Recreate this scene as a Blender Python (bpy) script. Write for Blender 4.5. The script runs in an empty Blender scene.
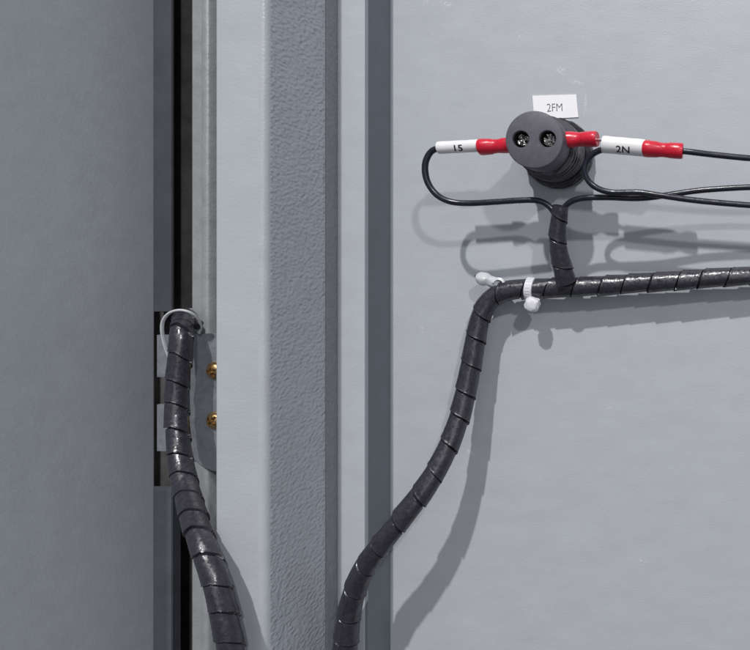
import bpy, bmesh, math, random
from mathutils import Vector, Matrix, noise
random.seed(7)
PI = math.pi
scene = bpy.context.scene
COL = scene.collection

# ---------------------------------------------------------------- units, camera, light
S = 0.0005                    # metres per picture pixel on the back panel
PX, PY, D = 720.0, 250.0, 560.0   # principal point and camera distance, same unit

def W(X, Y, z):               # panel coordinates + height above the panel -> world
    return Vector(((X - PX) * S, -z * S, (PY - Y) * S))

def P(px, py, z):             # measured picture position at a known height z -> world
    k = (D - z) / D
    return W(PX + (px - PX) * k, PY + (py - PY) * k, z)

cam = bpy.data.cameras.new("camera")
cam.sensor_width = 36.0
cam.lens = 36.0 * D / 750.0
cam.shift_x = (375 - PX) / 750.0
cam.shift_y = (PY - 325) / 750.0
cam.clip_start = 0.005
cam.clip_end = 50
cam_o = bpy.data.objects.new("camera", cam)
cam_o.location = (0, -D * S, 0)
cam_o.rotation_euler = (PI / 2, 0, 0)
COL.objects.link(cam_o)
scene.camera = cam_o

world = bpy.data.worlds.new("World")
scene.world = world
world.use_nodes = True
wn = world.node_tree
wn.nodes.clear()
wo = wn.nodes.new("ShaderNodeOutputWorld")
wb = wn.nodes.new("ShaderNodeBackground")
wt = wn.nodes.new("ShaderNodeTexCoord")
ws = wn.nodes.new("ShaderNodeSeparateXYZ")
wr = wn.nodes.new("ShaderNodeValToRGB")
wr.color_ramp.elements[0].position = 0.2
wr.color_ramp.elements[0].color = (0.125, 0.128, 0.138, 1)
wr.color_ramp.elements[1].position = 0.85
wr.color_ramp.elements[1].color = (0.36, 0.375, 0.40, 1)
wm = wn.nodes.new("ShaderNodeMath"); wm.operation = 'MULTIPLY_ADD'
wm.inputs[1].default_value = 0.5; wm.inputs[2].default_value = 0.5
wn.links.new(wt.outputs["Generated"], ws.inputs[0])
wn.links.new(ws.outputs["Z"], wm.inputs[0])
wn.links.new(wm.outputs[0], wr.inputs[0])
wn.links.new(wr.outputs[0], wb.inputs[0])
wb.inputs[1].default_value = 0.80
wn.links.new(wb.outputs[0], wo.inputs[0])

def lamp(name, direction, dist, size, power, colour):
    l = bpy.data.lights.new(name, 'AREA')
    l.shape = 'DISK'; l.size = size; l.energy = power; l.color = colour
    o = bpy.data.objects.new(name, l)
    tgt = W(500, 250, 0)
    d = Vector(direction).normalized()
    o.location = tgt + d * dist
    o.rotation_euler = (-d).to_track_quat('-Z', 'Y').to_euler()
    COL.objects.link(o)

lamp("ceiling_lamp", (-0.10, -1.0, 1.22), 3.6, 0.09, 97, (1.0, 0.975, 0.965))
lamp("work_lamp", (0.67, -1.0, 0.67), 3.2, 0.12, 27.5, (0.98, 0.975, 1.0))

l = bpy.data.lights.new("soft_fill_light", 'AREA')       # added soft panel behind the camera, for cable highlights and fill
l.shape = 'RECTANGLE'; l.size = 0.5; l.size_y = 1.0; l.energy = 1.6; l.color = (0.97, 0.98, 1.0)
o = bpy.data.objects.new("soft_fill_light", l)
d = Vector((0.30, -1, 0.22)).normalized()
o.location = W(450, 300, 0) + d * 1.25
o.rotation_euler = (-d).to_track_quat('-Z', 'Y').to_euler()
COL.objects.link(o)

scene.view_settings.view_transform = 'Standard'
scene.view_settings.look = 'None'
scene.view_settings.exposure = 0.0
scene.view_settings.gamma = 1.0

# ---------------------------------------------------------------- materials
def mat(name, base, rough=0.5, metal=0.0, var=0.0, var_scale=200, bump=0.0, bump_scale=900,
        bump_dist=0.0004, rough_var=0.0, spec=0.5, coat=0.0, transmission=0.0, bump2=0.0, bump2_scale=120,
        stretch=(1, 1, 1), sss=0.0, scuffs=None, det=2.5):
    m = bpy.data.materials.new(name)
    m.use_nodes = True
    nt = m.node_tree
    b = nt.nodes["Principled BSDF"]
    b.inputs["Base Color"].default_value = (*base, 1)
    b.inputs["Roughness"].default_value = rough
    b.inputs["Metallic"].default_value = metal
    b.inputs["Specular IOR Level"].default_value = spec
    b.inputs["Coat Weight"].default_value = coat
    b.inputs["Coat Roughness"].default_value = 0.2
    b.inputs["Transmission Weight"].default_value = transmission
    if sss:
        b.inputs["Subsurface Weight"].default_value = sss
        b.inputs["Subsurface Radius"].default_value = (0.002, 0.002, 0.002)
    tc = nt.nodes.new("ShaderNodeTexCoord")
    mp = nt.nodes.new("ShaderNodeMapping")
    mp.inputs["Scale"].default_value = stretch
    nt.links.new(tc.outputs["Object"], mp.inputs[0])
    vec = mp.outputs[0]
    col_out = None
    if var > 0:
        n = nt.nodes.new("ShaderNodeTexNoise")
        n.inputs["Scale"].default_value = var_scale
        n.inputs["Detail"].default_value = 6
        n.inputs["Roughness"].default_value = 0.65
        nt.links.new(vec, n.inputs["Vector"])
        r = nt.nodes.new("ShaderNodeValToRGB")
        r.color_ramp.elements[0].position = 0.3
        r.color_ramp.elements[1].position = 0.7
        r.color_ramp.elements[0].color = (*[c * (1 - var) for c in base], 1)
        r.color_ramp.elements[1].color = (*[min(1, c * (1 + var)) for c in base], 1)
        nt.links.new(n.outputs["Fac"], r.inputs[0])
        col_out = r.outputs[0]
    if scuffs:
        # small chalky rub marks: (centre, half-extent) in object space, broken by fine noise
        for (c, rx, rz, ang) in scuffs:
            mp2 = nt.nodes.new("ShaderNodeMapping")
            mp2.vector_type = 'TEXTURE'
            mp2.inputs["Location"].default_value = c
            mp2.inputs["Rotation"].default_value = (0, ang, 0)
            mp2.inputs["Scale"].default_value = (rx, 1, rz)
            nt.links.new(tc.outputs["Object"], mp2.inputs[0])
            ln = nt.nodes.new("ShaderNodeVectorMath"); ln.operation = 'LENGTH'
            nt.links.new(mp2.outputs[0], ln.inputs[0])
            mr = nt.nodes.new("ShaderNodeMapRange")
            mr.inputs[1].default_value = 1.0; mr.inputs[2].default_value = 0.3
            mr.inputs[3].default_value = 0.0; mr.inputs[4].default_value = 1.0
            nt.links.new(ln.outputs["Value"], mr.inputs[0])
            nn = nt.nodes.new("ShaderNodeTexNoise"); nn.inputs["Scale"].default_value = 900
            nn.inputs["Detail"].default_value = 3
            nt.links.new(tc.outputs["Object"], nn.inputs["Vector"])
            m2 = nt.nodes.new("ShaderNodeMapRange")
            m2.inputs[1].default_value = 0.45; m2.inputs[2].default_value = 0.62
            nt.links.new(nn.outputs["Fac"], m2.inputs[0])
            mu = nt.nodes.new("ShaderNodeMath"); mu.operation = 'MULTIPLY'
            nt.links.new(mr.outputs[0], mu.inputs[0]); nt.links.new(m2.outputs[0], mu.inputs[1])
            mx = nt.nodes.new("ShaderNodeMix"); mx.data_type = 'RGBA'
            nt.links.new(mu.outputs[0], mx.inputs["Factor"])
            if col_out is not None:
                nt.links.new(col_out, mx.inputs["A"])
            else:
                mx.inputs["A"].default_value = (*base, 1)
            mx.inputs["B"].default_value = (0.58, 0.605, 0.63, 1)
            col_out = mx.outputs["Result"]
    if col_out is not None:
        nt.links.new(col_out, b.inputs["Base Color"])
    if rough_var > 0:
        n = nt.nodes.new("ShaderNodeTexNoise")
        n.inputs["Scale"].default_value = var_scale * 1.7
        n.inputs["Detail"].default_value = 5
        nt.links.new(vec, n.inputs["Vector"])
        mr = nt.nodes.new("ShaderNodeMapRange")
        mr.inputs[1].default_value = 0.3; mr.inputs[2].default_value = 0.7
        mr.inputs[3].default_value = max(0.05, rough - rough_var); mr.inputs[4].default_value = min(1, rough + rough_var)
        nt.links.new(n.outputs["Fac"], mr.inputs[0])
        nt.links.new(mr.outputs[0], b.inputs["Roughness"])
    last = None
    for (st, sc, dist, dt) in ((bump2, bump2_scale, bump_dist * 3, 2), (bump, bump_scale, bump_dist, None)):
        if st > 0:
            n = nt.nodes.new("ShaderNodeTexNoise")
            n.inputs["Scale"].default_value = sc
            n.inputs["Detail"].default_value = dt if dt is not None else det
            nt.links.new(vec, n.inputs["Vector"])
            bp = nt.nodes.new("ShaderNodeBump")
            bp.inputs["Strength"].default_value = st
            bp.inputs["Distance"].default_value = dist
            nt.links.new(n.outputs["Fac"], bp.inputs["Height"])
            if last is not None:
                nt.links.new(last, bp.inputs["Normal"])
            last = bp.outputs[0]
    if last is not None:
        nt.links.new(last, b.inputs["Normal"])
    return m

def sc_at(X, Y, rx, rz, ang):
    p = W(X, Y, 0) - W(360, 1100, 0)      # object space of the cabinet
    return ((p.x, 0, p.z), rx * S, rz * S, ang)

M = {}
paint = (0.43, 0.455, 0.487)
M['panel'] = mat("powder_coat_smooth", paint, 0.42, var=0.045, var_scale=60, bump=0.17, bump_scale=950, bump_dist=0.0004, rough_var=0.10, bump2=0.05, bump2_scale=90,
                 stretch=(0.7, 1, 1.5),
                 scuffs=[sc_at(562, 71, 8, 5, 0.5), sc_at(575, 82, 12, 2.2, 0.15), sc_at(585, 105, 2.2, 14, 0.1),
                         sc_at(446, 4, 9, 3, 0.2), sc_at(426, 2, 4, 3, 0), sc_at(470, 452, 10, 2, 0.4), sc_at(610, 408, 6, 1.5, -0.3), sc_at(520, 36, 3, 2, 0), sc_at(422, 330, 1.6, 7, 0.15), sc_at(640, 560, 12, 1.6, 0.2)])
M['post'] = mat("powder_coat_orange_peel", (0.43, 0.452, 0.492), 0.36, var=0.05, var_scale=80, bump=1.0, bump_scale=640, bump_dist=0.0009, rough_var=0.08, stretch=(1, 0.9, 1.2), det=0.6)
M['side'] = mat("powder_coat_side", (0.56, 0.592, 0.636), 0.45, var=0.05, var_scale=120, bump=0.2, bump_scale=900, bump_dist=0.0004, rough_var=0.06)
M['gasket'] = mat("gasket_foam", (0.165, 0.190, 0.212), 0.75, var=0.05, var_scale=120, bump=0.12, bump_scale=1200)
M['bend'] = mat('powder_coat_bend', (0.43, 0.455, 0.487), 0.26, var=0.05, var_scale=80, bump=0.30, bump_scale=900, bump_dist=0.0003, rough_var=0.1)
M['lip'] = mat('bare_zinc_lip', (0.335, 0.345, 0.355), 0.42, metal=0.25, var=0.12, var_scale=140, bump=0.3, bump_scale=700, rough_var=0.1)
M['dark_strip'] = mat('dark_grey_strip', (0.21, 0.225, 0.245), 0.38, var=0.12, var_scale=300, bump=0.9, bump_scale=520, bump_dist=0.0006, rough_var=0.1)
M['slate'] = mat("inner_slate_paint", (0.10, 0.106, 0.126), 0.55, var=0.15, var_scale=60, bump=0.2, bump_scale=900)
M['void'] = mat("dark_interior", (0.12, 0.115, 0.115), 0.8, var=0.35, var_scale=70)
M['zinc'] = mat("galvanised_steel", (0.27, 0.285, 0.305), 0.5, metal=0.5, var=0.22, var_scale=220, bump=0.25, bump_scale=700, rough_var=0.15)
M['brass'] = mat("yellow_zinc_screw", (0.43, 0.29, 0.14), 0.40, metal=1.0, var=0.35, var_scale=500, rough_var=0.12)
M['wrap'] = mat("spiral_wrap_plastic", (0.023, 0.021, 0.031), 0.31, var=0.35, var_scale=420, bump=0.22, bump_scale=650, bump_dist=0.0005, rough_var=0.18, spec=0.85, bump2=0.34, bump2_scale=160)
M['wrap_gap'] = mat("wrap_joint_shadow_plastic", (0.012, 0.012, 0.014), 0.6)
M['wire'] = mat("black_wire_pvc", (0.012, 0.013, 0.022), 0.26, var=0.3, var_scale=300, bump=0.05, bump_scale=600, rough_var=0.08, spec=0.6)
M['socket'] = mat("socket_plastic", (0.096, 0.093, 0.115), 0.5, var=0.14, var_scale=420, bump=0.22, bump_scale=1600, bump_dist=0.0002, rough_var=0.1)
M['gloss'] = mat("glossy_black_plastic", (0.018, 0.018, 0.022), 0.27, var=0.3, var_scale=200, bump=0.15, bump_scale=400, rough_var=0.1)
M['collar'] = mat("collar_plastic", (0.075, 0.075, 0.088), 0.38, var=0.25, var_scale=300, bump=0.2, bump_scale=900, rough_var=0.12)
M['hole'] = mat("socket_bore", (0.008, 0.008, 0.009), 0.6)
M['silver'] = mat("contact_metal", (0.82, 0.81, 0.79), 0.26, metal=1.0, var=0.3, var_scale=900, rough_var=0.12)
M['red'] = mat("red_vinyl", (0.60, 0.012, 0.036), 0.32, var=0.10, var_scale=300, bump=0.15, bump_scale=500, rough_var=0.10, coat=0.12, sss=0.05)
M['white'] = mat("white_sleeve", (0.78, 0.78, 0.79), 0.38, var=0.03, var_scale=200, bump=0.05, bump_scale=600, rough_var=0.06)
M['paper'] = mat("label_paper", (0.87, 0.87, 0.89), 0.6, var=0.025, var_scale=150, bump=0.06, bump_scale=800)
M['ink'] = mat("black_ink", (0.012, 0.012, 0.014), 0.6)
M['thin_ink'] = mat("grey_print_ink", (0.06, 0.06, 0.065), 0.7)
M['nylon'] = mat("white_nylon", (0.66, 0.66, 0.71), 0.42, var=0.04, var_scale=300, bump=0.15, bump_scale=600, sss=0.3)
M['clear_nylon'] = mat("natural_nylon", (0.70, 0.72, 0.74), 0.24, var=0.08, var_scale=300, bump=0.15, bump_scale=500, sss=0.3, transmission=0.25)

# ---------------------------------------------------------------- object helpers
def finish(me, m, sharp=35):
    me.materials.append(m)
    for p in me.polygons:
        p.use_smooth = True
    me.set_sharp_from_angle(angle=math.radians(sharp))

def root_of(o):
    while o.parent:
        o = o.parent
    return o

def obj(name, bm, m, parent=None, sharp=35, recalc=True):
    if recalc:
        bmesh.ops.recalc_face_normals(bm, faces=bm.faces)
    me = bpy.data.meshes.new(name)
    bm.to_mesh(me); bm.free()
    finish(me, m, sharp)
    o = bpy.data.objects.new(name, me)
    COL.objects.link(o)
    if parent is not None:
        me.transform(Matrix.Translation(-root_of(parent).location))
        o.parent = parent
    return o

def thing(name, label, cat, loc, group=None):
    o = bpy.data.objects.new(name, None)
    o.empty_display_size = 0.01
    o.location = loc
    COL.objects.link(o)
    o["label"] = label; o["category"] = cat
    if group: o["group"] = group
    return o

def tag(o, label, cat, group=None):
    o["label"] = label; o["category"] = cat
    if group: o["group"] = group
    return o

def round_profile(pts, n=6):
    """pts: (X, z, r) -> polygon with filleted corners"""
    out = []
    N = len(pts)
    for i, (x, z, r) in enumerate(pts):
        p = Vector((x, z))
        if r <= 0:
            out.append(p); continue
        a = Vector(pts[i - 1][:2]); c = Vector(pts[(i + 1) % N][:2])
        u = (a - p).normalized(); v = (c - p).normalized()
        ang = u.angle(v)
        t = min(r / math.tan(ang / 2), (a - p).length * 0.48, (c - p).length * 0.48)
        s, e = p + u * t, p + v * t
        for k in range(n + 1):
            f = k / n
            out.append((s * (1 - f) + p * f) * (1 - f) + (p * (1 - f) + e * f) * f)
    return out

def prism(bm, pts, Y0, Y1, n=6):
    """vertical extrusion of a profile (X, z, r) between panel heights Y0 (top) and Y1 (bottom)"""
    poly = round_profile(pts, n)
    a = [bm.verts.new(W(p.x, Y0, p.y)) for p in poly]
    b = [bm.verts.new(W(p.x, Y1, p.y)) for p in poly]
    k = len(poly)
    for i in range(k):
        bm.faces.new((a[i], a[(i + 1) % k], b[(i + 1) % k], b[i]))
    bm.faces.new(a); bm.faces.new(list(reversed(b)))
    return bm

def box(bm, X0, X1, Y0, Y1, z0, z1, bevel=0.0):
    v = [bm.verts.new(W(x, y, z)) for x in (X0, X1) for y in (Y0, Y1) for z in (z0, z1)]
    fs = []
    for q in ((0, 1, 3, 2), (4, 6, 7, 5), (0, 4, 5, 1), (2, 3, 7, 6), (0, 2, 6, 4), (1, 5, 7, 3)):
        fs.append(bm.faces.new([v[i] for i in q]))
    if bevel > 0:
        es = list({e for f in fs for e in f.edges})
        bmesh.ops.bevel(bm, geom=es, offset=bevel * S, segments=2, affect='EDGES')
    return bm

def spline(pts, step):
    """Catmull-Rom through world points (with optional 4th value), resampled at a step"""
    pts = [Vector(p) for p in pts]
    q = [pts[0] * 2 - pts[1]] + pts + [pts[-1] * 2 - pts[-2]]
    dense = []
    for i in range(1, len(q) - 2):
        p0, p1, p2, p3 = q[i - 1], q[i], q[i + 1], q[i + 2]
        for k in range(40):
            t = k / 40
            dense.append(0.5 * ((2 * p1) + (-p0 + p2) * t + (2 * p0 - 5 * p1 + 4 * p2 - p3) * t * t + (-p0 + 3 * p1 - 3 * p2 + p3) * t ** 3))
    dense.append(pts[-1])
    L = [0]
    for a, b in zip(dense, dense[1:]):
        L.append(L[-1] + (b - a).length)
    n = max(2, int(L[-1] / step))
    out = []; j = 0
    for i in range(n + 1):
        s = L[-1] * i / n
        while j < len(L) - 2 and L[j + 1] < s:
            j += 1
        f = (s - L[j]) / max(1e-12, L[j + 1] - L[j])
        out.append(dense[j].lerp(dense[j + 1], min(1, f)))
    return out, L[-1]

CAMDIR = Vector((0, -1, 0))
def sweep(bm, path, rf, nseg=24, cap=True, ref=CAMDIR):
    """rf(i, s, theta) -> radius ; theta=0 looks along ref"""
    n = len(path); rings = []
    s = 0; nrm = None
    for i in range(n):
        if i: s += (path[i] - path[i - 1]).length
        t = (path[min(n - 1, i + 1)] - path[max(0, i - 1)]).normalized()
        if nrm is None:
            nrm = ref - t * ref.dot(t)
            if nrm.length < 0.05: nrm = Vector((0, 0, 1)) - t * t.z
        else:
            nrm = nrm - t * nrm.dot(t)
        nrm.normalize()
        bi = t.cross(nrm)
        rings.append([bm.verts.new(path[i] + (nrm * math.cos(2 * PI * k / nseg) + bi * math.sin(2 * PI * k / nseg)) * rf(i, s, 2 * PI * k / nseg)) for k in range(nseg)])
    for a, b in zip(rings, rings[1:]):
        for k in range(nseg):
            bm.faces.new((a[k], a[(k + 1) % nseg], b[(k + 1) % nseg], b[k]))
    if cap:
        bm.faces.new(list(reversed(rings[0]))); bm.faces.new(rings[-1])
    return rings

def wire_mesh(pts, r_px, step=2.0, nseg=14):
    bm = bmesh.new()
    path, L = spline(pts, step * S)
    ph = random.random() * 50
    sweep(bm, path, lambda i, s, th: r_px * S * (1 + 0.03 * noise.noise(Vector((s * 300 + ph, 0, 0)))), nseg)
    return bm

def wrap_mesh(pts, r_px, pitch, slant=0.3, taper=0.10, jitter=0.03, seed=0, r_end=None, flat=0.0, direction=1):
    """spiral cable wrap: every turn is a slightly conical band lapping the next"""
    rnd = random.Random(seed)
    bm = bmesh.new()
    path, L = spline(pts, 0.3 * S)
    nturn = int(L / (pitch * S)) + 4
    jit = [rnd.uniform(-1, 1) for _ in range(nturn + 6)]
    tilt = [rnd.uniform(-1, 1) for _ in range(nturn + 6)]
    nseg = 64
    def g(th):
        u = (th / (2 * PI) + 0.5) % 1.0 - 0.5          # -0.5..0.5, 0 = camera side
        au = abs(u)
        if au < 0.25:
            v = slant * u / 0.5
        else:
            e = slant * 0.5
            v = math.copysign(e + (0.5 - e) * (au - 0.25) / 0.25, u)
        return v * direction
    def rf(i, s, th):
        u = s / (pitch * S) + 1.6 - g(th)
        u += 0.07 * math.sin(u * 2.1 + seed)
        k = int(math.floor(u)); f = u - k
        R = r_px if r_end is None else r_px + (r_end - r_px) * s / L
        q = 1 + taper * (f - 0.5) + jitter * jit[k % len(jit)] 
        q += flat * 0.05 * math.cos(2 * (th + tilt[k % len(tilt)] * 2))
        q += 0.04 * tilt[k % len(tilt)] * math.cos(th - 2.3 * k)
        gw = 0.055 + 0.035 * jit[(k + 3) % len(jit)]
        if f < gw:
            q -= 0.20 * (1 - (f / gw) ** 3)
        elif f > 0.95:
            q += 0.02
        return R * S * q
    sweep(bm, path, rf, nseg)
    return bm

def lathe(bm, prof, C=(0, 0), nseg=72, rmod=None, cap_first=True, cap_last=True):
    """prof: (r, z) about an axis square to the panel at C=(X, Y)"""
    rings = []
    for (r, z) in prof:
        ring = []
        for k in range(nseg):
            a = 2 * PI * k / nseg
            rr = r * (rmod(a, z) if rmod else 1)
            ring.append(bm.verts.new(W(C[0] + rr * math.cos(a), C[1] - rr * math.sin(a), z)))
        rings.append(ring)
    for a, b in zip(rings, rings[1:]):
        for k in range(nseg):
            bm.faces.new((a[k], a[(k + 1) % nseg], b[(k + 1) % nseg], b[k]))
    if cap_first: bm.faces.new(rings[0])
    if cap_last: bm.faces.new(list(reversed(rings[-1])))
    return rings

def axis_lathe(bm, A, B, prof, nseg=32, squash=None, hollow=False):
    """solid of revolution along A->B ; prof: (t 0..1, r_px) ; squash(t, theta) multiplies r"""
    ax = (B - A); t = ax.normalized()
    n = (CAMDIR - t * CAMDIR.dot(t)).normalized(); bi = t.cross(n)
    rings = []
    for (u, r) in prof:
        c = A + ax * u
        rings.append([bm.verts.new(c + (n * math.cos(2 * PI * k / nseg) + bi * math.sin(2 * PI * k / nseg)) * r * S * (squash(u, 2 * PI * k / nseg) if squash else 1)) for k in range(nseg)])
    for a, b in zip(rings, rings[1:]):
        for k in range(nseg):
            bm.faces.new((a[k], a[(k + 1) % nseg], b[(k + 1) % nseg], b[k]))
    if hollow:
        a, b = rings[-1], rings[0]
        for k in range(nseg):
            bm.faces.new((a[k], a[(k + 1) % nseg], b[(k + 1) % nseg], b[k]))
    else:
        bm.faces.new(list(reversed(rings[0]))); bm.faces.new(rings[-1])

def text_bm(s, height, cond=1.0, weight=0.0, spacing=1.0):
    """flat lettering, centred, in pixel units, cut finely so that it can be wrapped round a sleeve"""
    c = bpy.data.curves.new("lettering", 'FONT')
    c.body = s; c.align_x = 'CENTER'; c.align_y = 'CENTER'; c.size = 1.0; c.offset = weight; c.space_character = spacing
    c.resolution_u = 6
    o = bpy.data.objects.new("lettering", c)
    COL.objects.link(o)
    dg = bpy.context.evaluated_depsgraph_get()
    me = bpy.data.meshes.new_from_object(o.evaluated_get(dg))
    bm = bmesh.new(); bm.from_mesh(me)
    bpy.data.objects.remove(o); bpy.data.curves.remove(c); bpy.data.meshes.remove(me)
    ys = [v.co.y for v in bm.verts]; xs = [v.co.x for v in bm.verts]
    k = height / (max(ys) - min(ys)); cy = (max(ys) + min(ys)) / 2; cx = (max(xs) + min(xs)) / 2
    for v in bm.verts:
        v.co = Vector(((v.co.x - cx) * k * cond, (v.co.y - cy) * k, 0))
    for i in range(-7, 8):
        bmesh.ops.bisect_plane(bm, geom=bm.verts[:] + bm.edges[:] + bm.faces[:], plane_co=(0, i * height / 15, 0), plane_no=(0, 1, 0))
    return bm

def sleeve_text(s, A, B, t0, r, height, roll, parent, cond=1.0, weight=0.0, spacing=1.0):
    """wrap lettering on a sleeve A->B (A left); roll = angle above the line of sight"""
    bm = text_bm(s, height, cond, weight, spacing)
    ax = (B - A).normalized()
    n = (CAMDIR - ax * CAMDIR.dot(ax)).normalized()
    up = n.cross(ax)
    if up.z < 0: up = -up
    c = A.lerp(B, t0)
    for v in bm.verts:
        a = roll + v.co.y / r
        v.co = c + ax * v.co.x * S + (n * math.cos(a) + up * math.sin(a)) * (r + 0.12) * S
    return obj("lettering", bm, M['ink'], parent, recalc=False)

TOP, BOT = -700, 1100

# ================================================================ the cabinet
cab = thing("battery_cabinet", "grey powder coated steel battery cabinet interior, the plain wall all cables run across", "cabinet", W(360, BOT, 0))

# back panel: a bent sheet, 8 units thick
bm = bmesh.new()
prism(bm, [(372, 0, 0), (1300, 0, 0), (1300, -8, 0), (372, -8, 0)], TOP, BOT)
obj("back_panel", bm, M['panel'], cab)

# flange between post and panel
bm = bmesh.new()
prism(bm, [(340, 36, 0), (387.6, 36, 1.2), (387.6, 1.0, 0), (340, 1.0, 0)], TOP, BOT)
obj("flange", bm, M['panel'], cab)
# dark seal on the flange's side
bm = bmesh.new()
prism(bm, [(387.7, 35.6, 0), (390.4, 35.6, 0.8), (390.6, 0.3, 0), (387.7, 0.3, 0)], TOP, BOT)
obj("door_seal", bm, M['gasket'], cab)

# corner post, a hollow folded section
bm = bmesh.new()
prism(bm, [(320.5, 117, 2.5), (360, 117, 7), (363, 54, 3), (359.6, 36.3, 0), (340, 36.3, 0), (338, 100, 0), (330, 100, 0), (326, 30, 0), (320.5, 30, 0)], TOP, BOT, n=10)
post = obj("corner_post", bm, M['panel'], cab)
post.data.materials.append(M['bend'])
post.data.materials.append(M['post'])          # the folded side keeps a coarser coat than the face and the bend
for f in post.data.polygons:
    if f.normal.x > 0.985: f.material_index = 2
    elif f.normal.x > 0.15: f.material_index = 1
# darker, coarsely bumped strip in the corner between post and flange
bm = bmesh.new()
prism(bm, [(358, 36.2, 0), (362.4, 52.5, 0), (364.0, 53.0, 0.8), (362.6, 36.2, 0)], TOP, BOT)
obj("corner_strip", bm, M['dark_strip'], cab)

# rolled lip behind the post
bm = bmesh.new()
prism(bm, [(225.5, 36, 1.5), (236, 36, 2), (238.5, 40, 3), (244.5, 41, 3.5), (247.0, 34, 1.5), (249.5, 6, 0.5), (252.5, 6, 0.5), (253.5, 36, 1), (320, 36, 0), (320, 3, 0), (225.5, 3, 0)], TOP, BOT)
obj("rolled_lip", bm, M['lip'], cab)

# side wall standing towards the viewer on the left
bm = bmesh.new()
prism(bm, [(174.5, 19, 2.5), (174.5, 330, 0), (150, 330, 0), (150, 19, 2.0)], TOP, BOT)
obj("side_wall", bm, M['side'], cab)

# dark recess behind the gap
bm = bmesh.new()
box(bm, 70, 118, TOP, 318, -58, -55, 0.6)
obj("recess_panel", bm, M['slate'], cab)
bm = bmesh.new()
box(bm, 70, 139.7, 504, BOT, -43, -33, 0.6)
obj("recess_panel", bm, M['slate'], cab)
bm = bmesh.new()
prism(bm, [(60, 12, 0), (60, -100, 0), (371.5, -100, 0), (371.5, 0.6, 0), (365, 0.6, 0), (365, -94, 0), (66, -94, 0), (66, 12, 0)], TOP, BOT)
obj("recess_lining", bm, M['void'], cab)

# galvanised mounting plate with a slot punched through it
bm = bmesh.new()
def plate(bm):
    k = (D - 46) / D
    def XY(px, py): return (PX + (px - PX) * k, PY + (py - PY) * k)
    body = [(166, 335), (216, 333.5), (240, 333), (240, 474), (214, 471), (204, 467), (194, 459), (186, 452), (166, 451)]
    for poly in (body, [(157, 335), (166, 335), (166, 377), (157, 377)], [(157, 404.5), (166, 404.5), (166, 451), (157, 451)]):
        fr = [bm.verts.new(W(*XY(*p), 46)) for p in poly]
        bk = [bm.verts.new(W(*XY(*p), 43)) for p in poly]
        bm.faces.new(fr); bm.faces.new(list(reversed(bk)))
        n = len(poly)
        for i in range(n):
            bm.faces.new((fr[i], fr[(i + 1) % n], bk[(i + 1) % n], bk[i]))
plate(bm)
br = obj("mounting_plate", bm, M['zinc'], cab)

def screw(px, py, z, ang):
    k = (D - z) / D
    C = (PX + (px - PX) * k, PY + (py - PY) * k)
    bm = bmesh.new()
    lathe(bm, [(8.0, z), (8.0, z + 1.2), (7.4, z + 1.7), (5.8, z + 1.9)], C, 40, cap_first=True, cap_last=True)
    s = obj("screw", bm, M['brass'], br)
    bm = bmesh.new()
    # domed head, cross cut as a real recess in the height
    R = 6.2; nr, na = 14, 64
    rings = []
    for i in range(nr + 1):
        r = R * i / nr
        ring = []
        for j in range(na):
            a = 2 * PI * j / na
            x, y = r * math.cos(a - ang), r * math.sin(a - ang)
            h = 3.4 * math.sqrt(max(0, 1 - (r / R) ** 2 * 0.93))
            if r < R * 0.8 and min(abs(x), abs(y)) < 0.95:
                h -= 2.0
            ring.append(bm.verts.new(W(C[0] + r * math.cos(a), C[1] - r * math.sin(a), z + 1.95 + h)))
        rings.append(ring)
    for a, b in zip(rings, rings[1:]):
        for j in range(na):
            bm.faces.new((a[j], a[(j + 1) % na], b[(j + 1) % na], b[j]))
    bm.faces.new(rings[0])
    bm.faces.new(list(reversed(rings[-1])))
    obj("screw_head", bm, M['brass'], s, sharp=50)
screw(216, 370, 46.2, 0.2)
screw(216, 420, 46.2, 0.9)

# ================================================================ the socket
CX, CY, LZ = 560.0, 155.0, 78.0
soc = thing("panel_socket", "round dark grey two hole socket sticking out of the grey panel under the 2FM label", "socket", W(CX, CY, 0))
# barrel with bored face
bm = bmesh.new()
RO = 24.6
lathe_prof = [(25.2, 34), (25.2, 46), (24.0, 47.5), (24.0, 52), (24.8, 53.5), (24.8, LZ - 0.9), (RO - 0.25, LZ - 0.25), (RO - 0.8, LZ)]
rings = lathe(bm, lathe_prof, (CX, CY), 96, cap_first=True, cap_last=False)
outer = rings[-1]
edges = [bm.edges.get((outer[i], outer[(i + 1) % 96])) for i in range(96)]
holes = [(-11.6, 0.4), (11.4, 0.6)]
for (hx, hy) in holes:
    loops = []
    for (r, z) in ((7.6, LZ), (7.1, LZ - 0.7), (7.0, LZ - 16)):
        loops.append([bm.verts.new(W(CX + hx + r * math.cos(2 * PI * k / 40), CY - hy - r * math.sin(2 * PI * k / 40), z)) for k in range(40)])
    for a, b in zip(loops, loops[1:]):
        for k in range(40):
            bm.faces.new((a[k], a[(k + 1) % 40], b[(k + 1) % 40], b[k]))
    bm.faces.new(loops[-1])
    for k in range(40):
        edges.append(bm.edges.get((loops[0][k], loops[0][(k + 1) % 40])))
bmesh.ops.triangle_fill(bm, use_beauty=True, use_dissolve=False, edges=edges, normal=(0, -1, 0))
barrel = obj("barrel", bm, M['socket'], soc, sharp=40)
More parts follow.
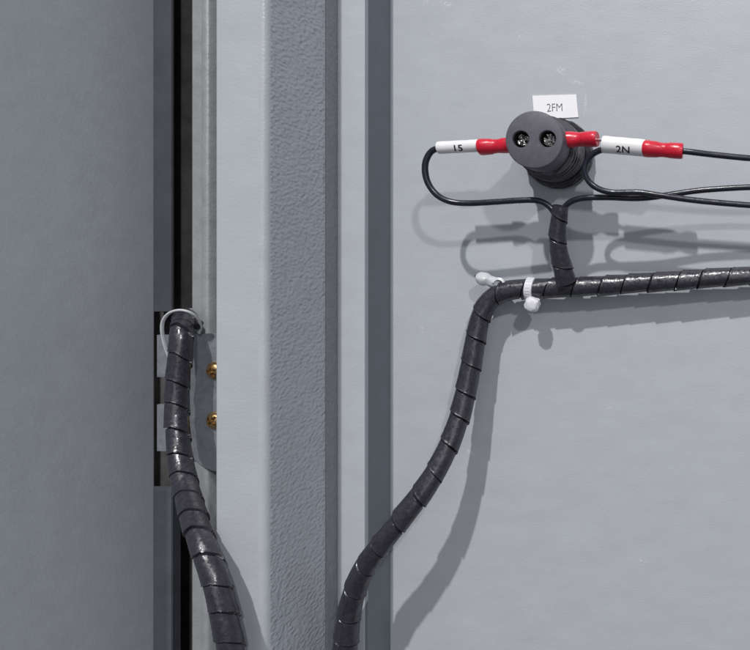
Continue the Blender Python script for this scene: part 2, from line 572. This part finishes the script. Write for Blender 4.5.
for qi, (hx, hy) in enumerate(holes):
    # dark bore liner and a crinkled spring contact inside it
    bm = bmesh.new()
    bore = lathe(bm, [(6.9, LZ - 2.0), (6.85, LZ - 15), (6.0, LZ - 15.5)], (CX + hx, CY - hy), 32, cap_first=False, cap_last=True)
    obj("bore", bm, M['hole'], barrel)
    bm = bmesh.new()
    rnd = random.Random(11 + qi)
    nr, na = 7, 22
    R = 6.3
    cent = bm.verts.new(W(CX + hx, CY - hy, LZ - 6))
    prev = None
    for i in range(1, nr + 1):
        ring = []
        for j in range(na):
            a = 2 * PI * (j + 0.5 * (i % 2)) / na
            r = R * i / nr
            h = LZ - 6.0 + rnd.uniform(-1.5, 1.5)
            if abs(math.sin(a * 2 + 0.6 + qi)) < 0.36 and i > 1:
                h -= 4.5
            if i == nr: h -= 4
            ring.append(bm.verts.new(W(CX + hx + r * math.cos(a), CY - hy - r * math.sin(a), h)))
        if prev is None:
            for j in range(na): bm.faces.new((cent, ring[j], ring[(j + 1) % na]))
        else:
            for j in range(na): bm.faces.new((prev[j], prev[(j + 1) % na], ring[(j + 1) % na], ring[j]))
        prev = ring
    last = [bm.verts.new(W(CX + hx + R * math.cos(2 * PI * j / na), CY - hy - R * math.sin(2 * PI * j / na), LZ - 15.3)) for j in range(na)]
    for j in range(na): bm.faces.new((prev[j], prev[(j + 1) % na], last[(j + 1) % na], last[j]))
    obj("contact", bm, M['silver'], soc, sharp=12)
# curved grip ribs on the barrel
bm = bmesh.new()
def arc_rib(bm, a0, a1, r0, r1, z0, z1, skew=0.0, n=18):
    rows = []
    for i in range(n + 1):
        a = math.radians(a0 + (a1 - a0) * i / n)
        e = 1 - abs(2 * i / n - 1) ** 6 * 0.7
        dz = skew * (i / n - 0.5)
        rows.append([bm.verts.new(W(CX + r * math.cos(a), CY - r * math.sin(a), z + dz)) for (r, z) in ((r0, z0), (r0 + (r1 - r0) * e, z0 + 0.4), (r0 + (r1 - r0) * e, z1 - 0.4), (r0, z1))])
    for a, b in zip(rows, rows[1:]):
        for k in range(3):
            bm.faces.new((a[k], a[k + 1], b[k + 1], b[k]))
    bm.faces.new(rows[0]); bm.faces.new(list(reversed(rows[-1])))
for z in (36.0, 41.5, 47.0):
    arc_rib(bm, -76, -4, 24.5, 29.2 - (z - 36) * 0.12, z - 1.5, z + 1.5, 5)
    arc_rib(bm, 14, 92, 24.5, 29.2 - (z - 36) * 0.12, z - 1.5, z + 1.5, 5)
    arc_rib(bm, 150, 262, 24.5, 27.5, z - 1.5, z + 1.5, 0)
obj("grip_rib", bm, M['collar'], soc)
# threaded collar
bm = bmesh.new()
prof = [(26.0, 33.8), (28.2, 33.0)]
z = 32
while z > 19:
    prof += [(29.6, z), (29.8, z - 1.2), (27.6, z - 2.0), (27.6, z - 2.8)]
    z -= 3.6
prof += [(29.0, 17.4), (29.0, 16.2)]
lathe(bm, prof, (CX, CY), 80)
obj("threaded_collar", bm, M['collar'], soc, sharp=30)
# lock nut with finger scallops, and the washer against the panel
bm = bmesh.new()
prof = [(29, 16.1), (32.6, 15.6), (33.8, 14.2), (33.8, 11.8), (31.6, 10.8), (31.6, 9.4), (34.4, 8.4), (34.6, 4.6), (33.6, 3.4)]
lathe(bm, prof, (CX, CY), 144, rmod=lambda a, z: 1 + 0.012 * math.cos(18 * a) * (1 if z > 11 else 0.3))
obj("lock_nut", bm, M['gloss'], soc, sharp=30)
bm = bmesh.new()
lathe(bm, [(33.2, 3.3), (33.6, 2.6), (33.6, 0.15)], (CX, CY), 72)
obj("washer", bm, M['collar'], soc)

# paper label on the panel
cor = [(532.4, 95.8), (576.2, 94.5), (578.4, 117.3), (534.2, 119.6)]
bm = bmesh.new()
fv = [bm.verts.new(P(x, y, 0.9)) for x, y in cor]
bv = [bm.verts.new(P(x, y, 0.12)) for x, y in cor]
bm.faces.new(fv); bm.faces.new(list(reversed(bv)))
for i in range(4): bm.faces.new((fv[i], fv[(i + 1) % 4], bv[(i + 1) % 4], bv[i]))
lab = tag(obj("paper_label", bm, M['paper']), "small white paper label printed 2FM stuck on the panel above the socket", "label")
bm = text_bm("2FM", 7.9, 0.82, -0.012, 0.98)
c0 = P(554.6, 107.6, 1.05)
rot = Matrix.Rotation(math.radians(2.2), 4, 'Z')
for v in bm.verts:
    q = rot @ v.co
    v.co = c0 + Vector((q.x * S, 0, q.y * S))
obj("lettering", bm, M['thin_ink'], lab, recalc=False)

# ================================================================ leads and terminals
def terminal_mesh(A, B, r, seed=0, flare=True):
    """vinyl crimp sleeve: wide mouth at A, crimped waist, tapered shoulder to B"""
    bm = bmesh.new()
    prof = [(0, r * 0.80), (0.0, r * 0.98), (0.03, r * 1.06), (0.12, r * 1.06), (0.34, r * 1.0), (0.42, r * 0.90), (0.52, r * 0.86), (0.60, r * 0.9), (0.68, r * 0.97), (0.9, r), (0.97, r * 0.98), (1.0, r * 0.9), (1.0, r * 0.5)]
    def sq(u, th):
        c = math.exp(-((u - 0.5) / 0.13) ** 2)
        return 1 + 0.05 * math.cos(2 * th + 0.3) * (1 - c) - 0.10 * c * abs(math.cos(th)) + 0.02 * math.sin(3 * th + seed + u * 5)
    axis_lathe(bm, A, B, prof, 40, sq)
    return bm

def sleeve_mesh(A, B, r, bend=0.0):
    bm = bmesh.new()
    n = 10
    prof = [(0.004, r * 0.84)] + [(0, r * 0.90), (0.0, r * 0.97), (0.012, r)] + [(0.012 + 0.976 * i / n, r * (1 + 0.012 * math.sin(i * 1.7))) for i in range(1, n)] + [(0.988, r), (1.0, r * 0.97), (1.0, r * 0.90), (0.996, r * 0.84)]
    axis_lathe(bm, A, B, prof, 40)
    return bm

ZT = 62
# lead 15 on the left
A, B = P(438.5, 147.9, ZT), P(480.5, 145.6, ZT)
lead = thing("wire_lead", "black looped wire with white sleeve marked 15 entering the left of the socket", "wire", P(438, 200, 50), "marked wire leads of the socket")
wl = [P(446, 148, ZT), P(438, 148.6, ZT), P(431, 152, ZT), P(426, 161, ZT), P(425.2, 172, 61), P(428.5, 184, 60), P(437, 195, 58), P(450, 201.6, 56), P(468, 203.3, 54), P(495, 202, 53), P(520, 200.4, 52), P(537, 200.6, 51), P(548, 205.5, 50), P(554, 213, 49), P(556.5, 222, 47)]
obj("wire", wire_mesh(wl, 2.75), M['wire'], lead)
sl = obj("marker_sleeve", sleeve_mesh(A, B, 5.5), M['white'], lead)
sleeve_text("15", A, B, 0.53, 5.5, 5.8, math.radians(-24), sl, 1.15, 0.022, 1.05)
obj("terminal", terminal_mesh(P(479.5, 147.2, ZT), P(514, 145.2, ZT), 7.2, 1), M['red'], lead)

# bare red terminal on the right of the socket
tr = thing("crimp_terminal", "red crimp terminal with bare pin tip pushed in the right of the socket", "terminal", P(583, 140, 60))
obj("insulation", terminal_mesh(P(561, 140.4, 58), P(597.5, 138.9, 61), 7.4, 4), M['red'], tr)
bm = bmesh.new()
axis_lathe(bm, P(596, 139.8, 61.2), P(606, 140.2, 63.5), [(0, 1.5), (0.1, 1.6), (0.9, 1.5), (1, 1.1)], 16)
obj("pin", bm, M['silver'], tr)

# lead 2N
A, B = P(602.8, 144.4, 66), P(645, 148.2, 66)
lead2 = thing("wire_lead", "black looped wire with white sleeve marked 2N right of the socket", "wire", P(600, 192, 50), "marked wire leads of the socket")
w2 = [P(607, 149, 66), P(600, 150.5, 65.5), P(592.5, 154.5, 64.5), P(586.5, 162, 63), P(584.6, 171, 62), P(588.5, 181, 60), P(598, 188.6, 58), P(611, 192.4, 57), P(625, 192.6, 57), P(640, 192.6, 57), P(660, 195.5, 57), P(700, 201, 56), P(760, 206, 56), P(830, 209, 56)]
obj("wire", wire_mesh(w2, 2.75), M['wire'], lead2)
sl = obj("marker_sleeve", sleeve_mesh(A, B, 7.6), M['white'], lead2)
sleeve_text("2N", A, B, 0.51, 7.6, 6.4, math.radians(-33), sl, 1.12, 0.014, 1.0)
obj("terminal", terminal_mesh(P(643, 148.4, 66), P(683, 151.5, 66), 7.4, 7), M['red'], lead2)
obj("tail", wire_mesh([P(678, 151.0, 66), P(690, 152, 66), P(720, 155.5, 65), P(760, 159, 64), P(830, 162, 62)], 2.75), M['wire'], lead2)

# plain wire from the branch to the right
w3 = [P(560.5, 224, 47), P(561.5, 213, 49), P(567, 204.6, 51), P(577, 199.4, 52), P(592, 197.6, 52.5), P(612, 197.6, 52), P(632, 198.4, 51), P(650, 197.6, 50.5), P(672, 194.4, 50.5), P(705, 190, 50.5), P(760, 187, 51), P(830, 187, 52)]
tag(obj("plain_wire", wire_mesh(w3, 2.75), M['wire']), "plain black wire without sleeve running right from the short wrapped branch", "wire")

# ================================================================ wrapped cables
mainp = [P(840, 268, 22), P(760, 275, 22), P(700, 279, 22), P(650, 282.4, 22), P(610, 285, 22), P(575, 287, 22), P(545, 288, 22), P(520, 289.4, 22), P(503, 292.5, 23), P(491, 299.5, 23), P(482.5, 312, 24), P(477.5, 330, 25), P(473.2, 355, 27), P(468, 382, 30), P(461.5, 410, 35), P(452.5, 437, 42), P(440, 464, 50), P(423, 491, 58), P(402, 518, 64), P(379, 546, 67), P(361, 575, 64), P(350, 610, 60), P(345, 655, 58), P(343, 720, 56), P(342, 800, 56)]
tag(obj("cable_harness", wrap_mesh(mainp, 9.3, 24.5, 0.42, 0.10, 0.03, 3, r_end=9.4, flat=0.5, direction=-1), M['wrap'], sharp=28),
    "long black spiral wrapped cable bending from the right edge down across the grey panel", "cable", "spiral wrapped cables")
bran = [P(560.5, 206, 50), P(558.6, 222, 47), P(557.5, 238, 44), P(559, 254, 40), P(562.5, 268, 36), P(566.5, 282, 31)]
tag(obj("cable_branch", wrap_mesh(bran, 6.6, 23, 0.40, 0.09, 0.03, 8, r_end=9.2, flat=1.0, direction=-1), M['wrap'], sharp=28),
    "short black spiral wrapped branch rising from the horizontal cable below the socket", "cable", "spiral wrapped cables")
leftp = [P(203, 327, -30), P(194, 320, 2), P(187, 317.5, 34), P(183, 323, 56), P(181.6, 334, 65), P(180.5, 352, 68), P(178.2, 378, 69), P(177, 405, 71), P(177.6, 432, 75), P(180.6, 460, 82), P(186, 488, 94), P(193, 515, 112), P(202, 543, 128), P(214, 575, 136), P(224, 612, 138), P(232, 655, 138), P(238, 720, 138), P(242, 800, 138)]
tag(obj("cable_harness", wrap_mesh(leftp, 8.2, 21.5, 0.16, 0.085, 0.03, 5, r_end=8.0, flat=0.5, direction=-1), M['wrap'], sharp=28),
    "thick black spiral wrapped cable hanging over the galvanised plate beside the brass screws", "cable", "spiral wrapped cables")

# ================================================================ ties and clip
def band(bm, C, axis, r0, r1, width, a0=0, a1=360, n=48, ref=CAMDIR):
    axis = axis.normalized()
    u = (ref - axis * ref.dot(axis)).normalized(); v = axis.cross(u)
    rows = []
    closed = abs(a1 - a0) >= 360
    m = n if closed else n + 1
    for i in range(m):
        a = math.radians(a0 + (a1 - a0) * i / n)
        d = u * math.cos(a) + v * math.sin(a)
        rows.append([bm.verts.new(C + d * r * S + axis * w * S) for (r, w) in ((r0, -width / 2), (r1, -width / 2 + 0.4), (r1, width / 2 - 0.4), (r0, width / 2))])
    for i in range(m if closed else m - 1):
        a, b = rows[i], rows[(i + 1) % m]
        for k in range(4):
            bm.faces.new((a[k], a[(k + 1) % 4], b[(k + 1) % 4], b[k]))
    if not closed:
        bm.faces.new(rows[0]); bm.faces.new(list(reversed(rows[-1])))

tie = thing("cable_tie", "white nylon cable tie with square head strapped around the horizontal cable", "cable tie", P(531, 300, 22))
bm = bmesh.new()
band(bm, P(531, 288.7, 22), Vector((1, 0, -0.08)), 9.75, 10.9, 7.6)
st = obj("strap", bm, M['nylon'], tie)
bm = bmesh.new()
for k in range(7):      # serrations across the strap
    band(bm, P(531, 288.7, 22), Vector((1, 0, -0.08)), 10.8, 11.2, 4.4, a0=-62 + k * 16, a1=-55 + k * 16, n=3)
obj("serration", bm, M['nylon'], st)
bm = bmesh.new()
bmesh.ops.create_cube(bm, size=1.0)
bmesh.ops.subdivide_edges(bm, edges=bm.edges[:], cuts=7, use_grid_fill=True)
for v in bm.verts:
    c = v.co * 2
    p = sum(abs(q) ** 2.8 for q in c) ** (1 / 2.8)
    c = c / p * (1 + 0.13 * noise.noise(c * 2.1))
    v.co = Vector((c.x * 7.0, c.y * 5.5, c.z * 6.9 - 0.06 * c.x * c.x)) * S
bmesh.ops.rotate(bm, cent=(0, 0, 0), matrix=Matrix.Rotation(0.25, 3, 'Y'), verts=bm.verts)
bmesh.ops.translate(bm, vec=P(532.3, 304.3, 30), verts=bm.verts)
obj("head", bm, M['nylon'], tie)

# translucent nub of a cable clip behind the bend
clip = thing("cable_clip", "translucent nylon clip with dark tip poking out above the cable bend", "clip", P(488, 281, 20))
bm = bmesh.new()
axis_lathe(bm, P(475.8, 275.6, 25), P(504, 286.5, 18), [(0, 1.6), (0.02, 2.6), (0.07, 4.2), (0.14, 5.6), (0.25, 6.7), (0.34, 7.0), (0.42, 6.2), (0.48, 5.7), (0.58, 6.3), (0.75, 6.3), (0.9, 6.0), (1, 4)], 32,
           lambda u, th: 1 + 0.13 * math.sin(2 * th + 4 * u) + 0.06 * math.sin(5 * th + 9 * u))
obj("body", bm, M['clear_nylon'], clip)
bm = bmesh.new()
axis_lathe(bm, P(474.8, 275.6, 24.4), P(478, 277, 23.8), [(0, 1.0), (0.3, 1.8), (1, 2.0)], 12)
obj("tip", bm, M['ink'], clip)
bm = bmesh.new()
band(bm, P(498.5, 284.5, 27), Vector((0.1, -1, 0.25)), 4.2, 6.4, 4.0, a0=-75, a1=75, n=20, ref=Vector((0, 0, 1)))
obj("loop", bm, M['clear_nylon'], clip)

# clear tie looped round the top of the left cable
lp = [P(199, 333, 50), P(200.5, 325, 54), P(196, 316.5, 62), P(187, 311.2, 68), P(177, 310.4, 70), P(168, 314.2, 70), P(162.8, 322, 69), P(162.4, 333, 67), P(165, 345, 64), P(168.5, 355, 61), P(172, 362, 58)]
bm = bmesh.new()
path, L = spline(lp, 1.0 * S)
sweep(bm, path, lambda i, s, th: S * (0.9 + 0.5 * abs(math.sin(th))), 16)
tie2 = thing("cable_tie", "clear nylon tie looped loosely round the top of the hanging cable", "cable tie", P(180, 312, 60))
obj("strap", bm, M['clear_nylon'], tie2)
bm = bmesh.new()
bmesh.ops.create_cube(bm, size=1.0)
bmesh.ops.scale(bm, vec=(5 * S, 5 * S, 8 * S), verts=bm.verts)
bmesh.ops.bevel(bm, geom=bm.edges[:], offset=1.2 * S, segments=3, affect='EDGES')
bmesh.ops.rotate(bm, cent=(0, 0, 0), matrix=Matrix.Rotation(0.5, 3, 'Y'), verts=bm.verts)
bmesh.ops.translate(bm, vec=P(198.5, 325, 54), verts=bm.verts)
obj("head", bm, M['gloss'], tie2)
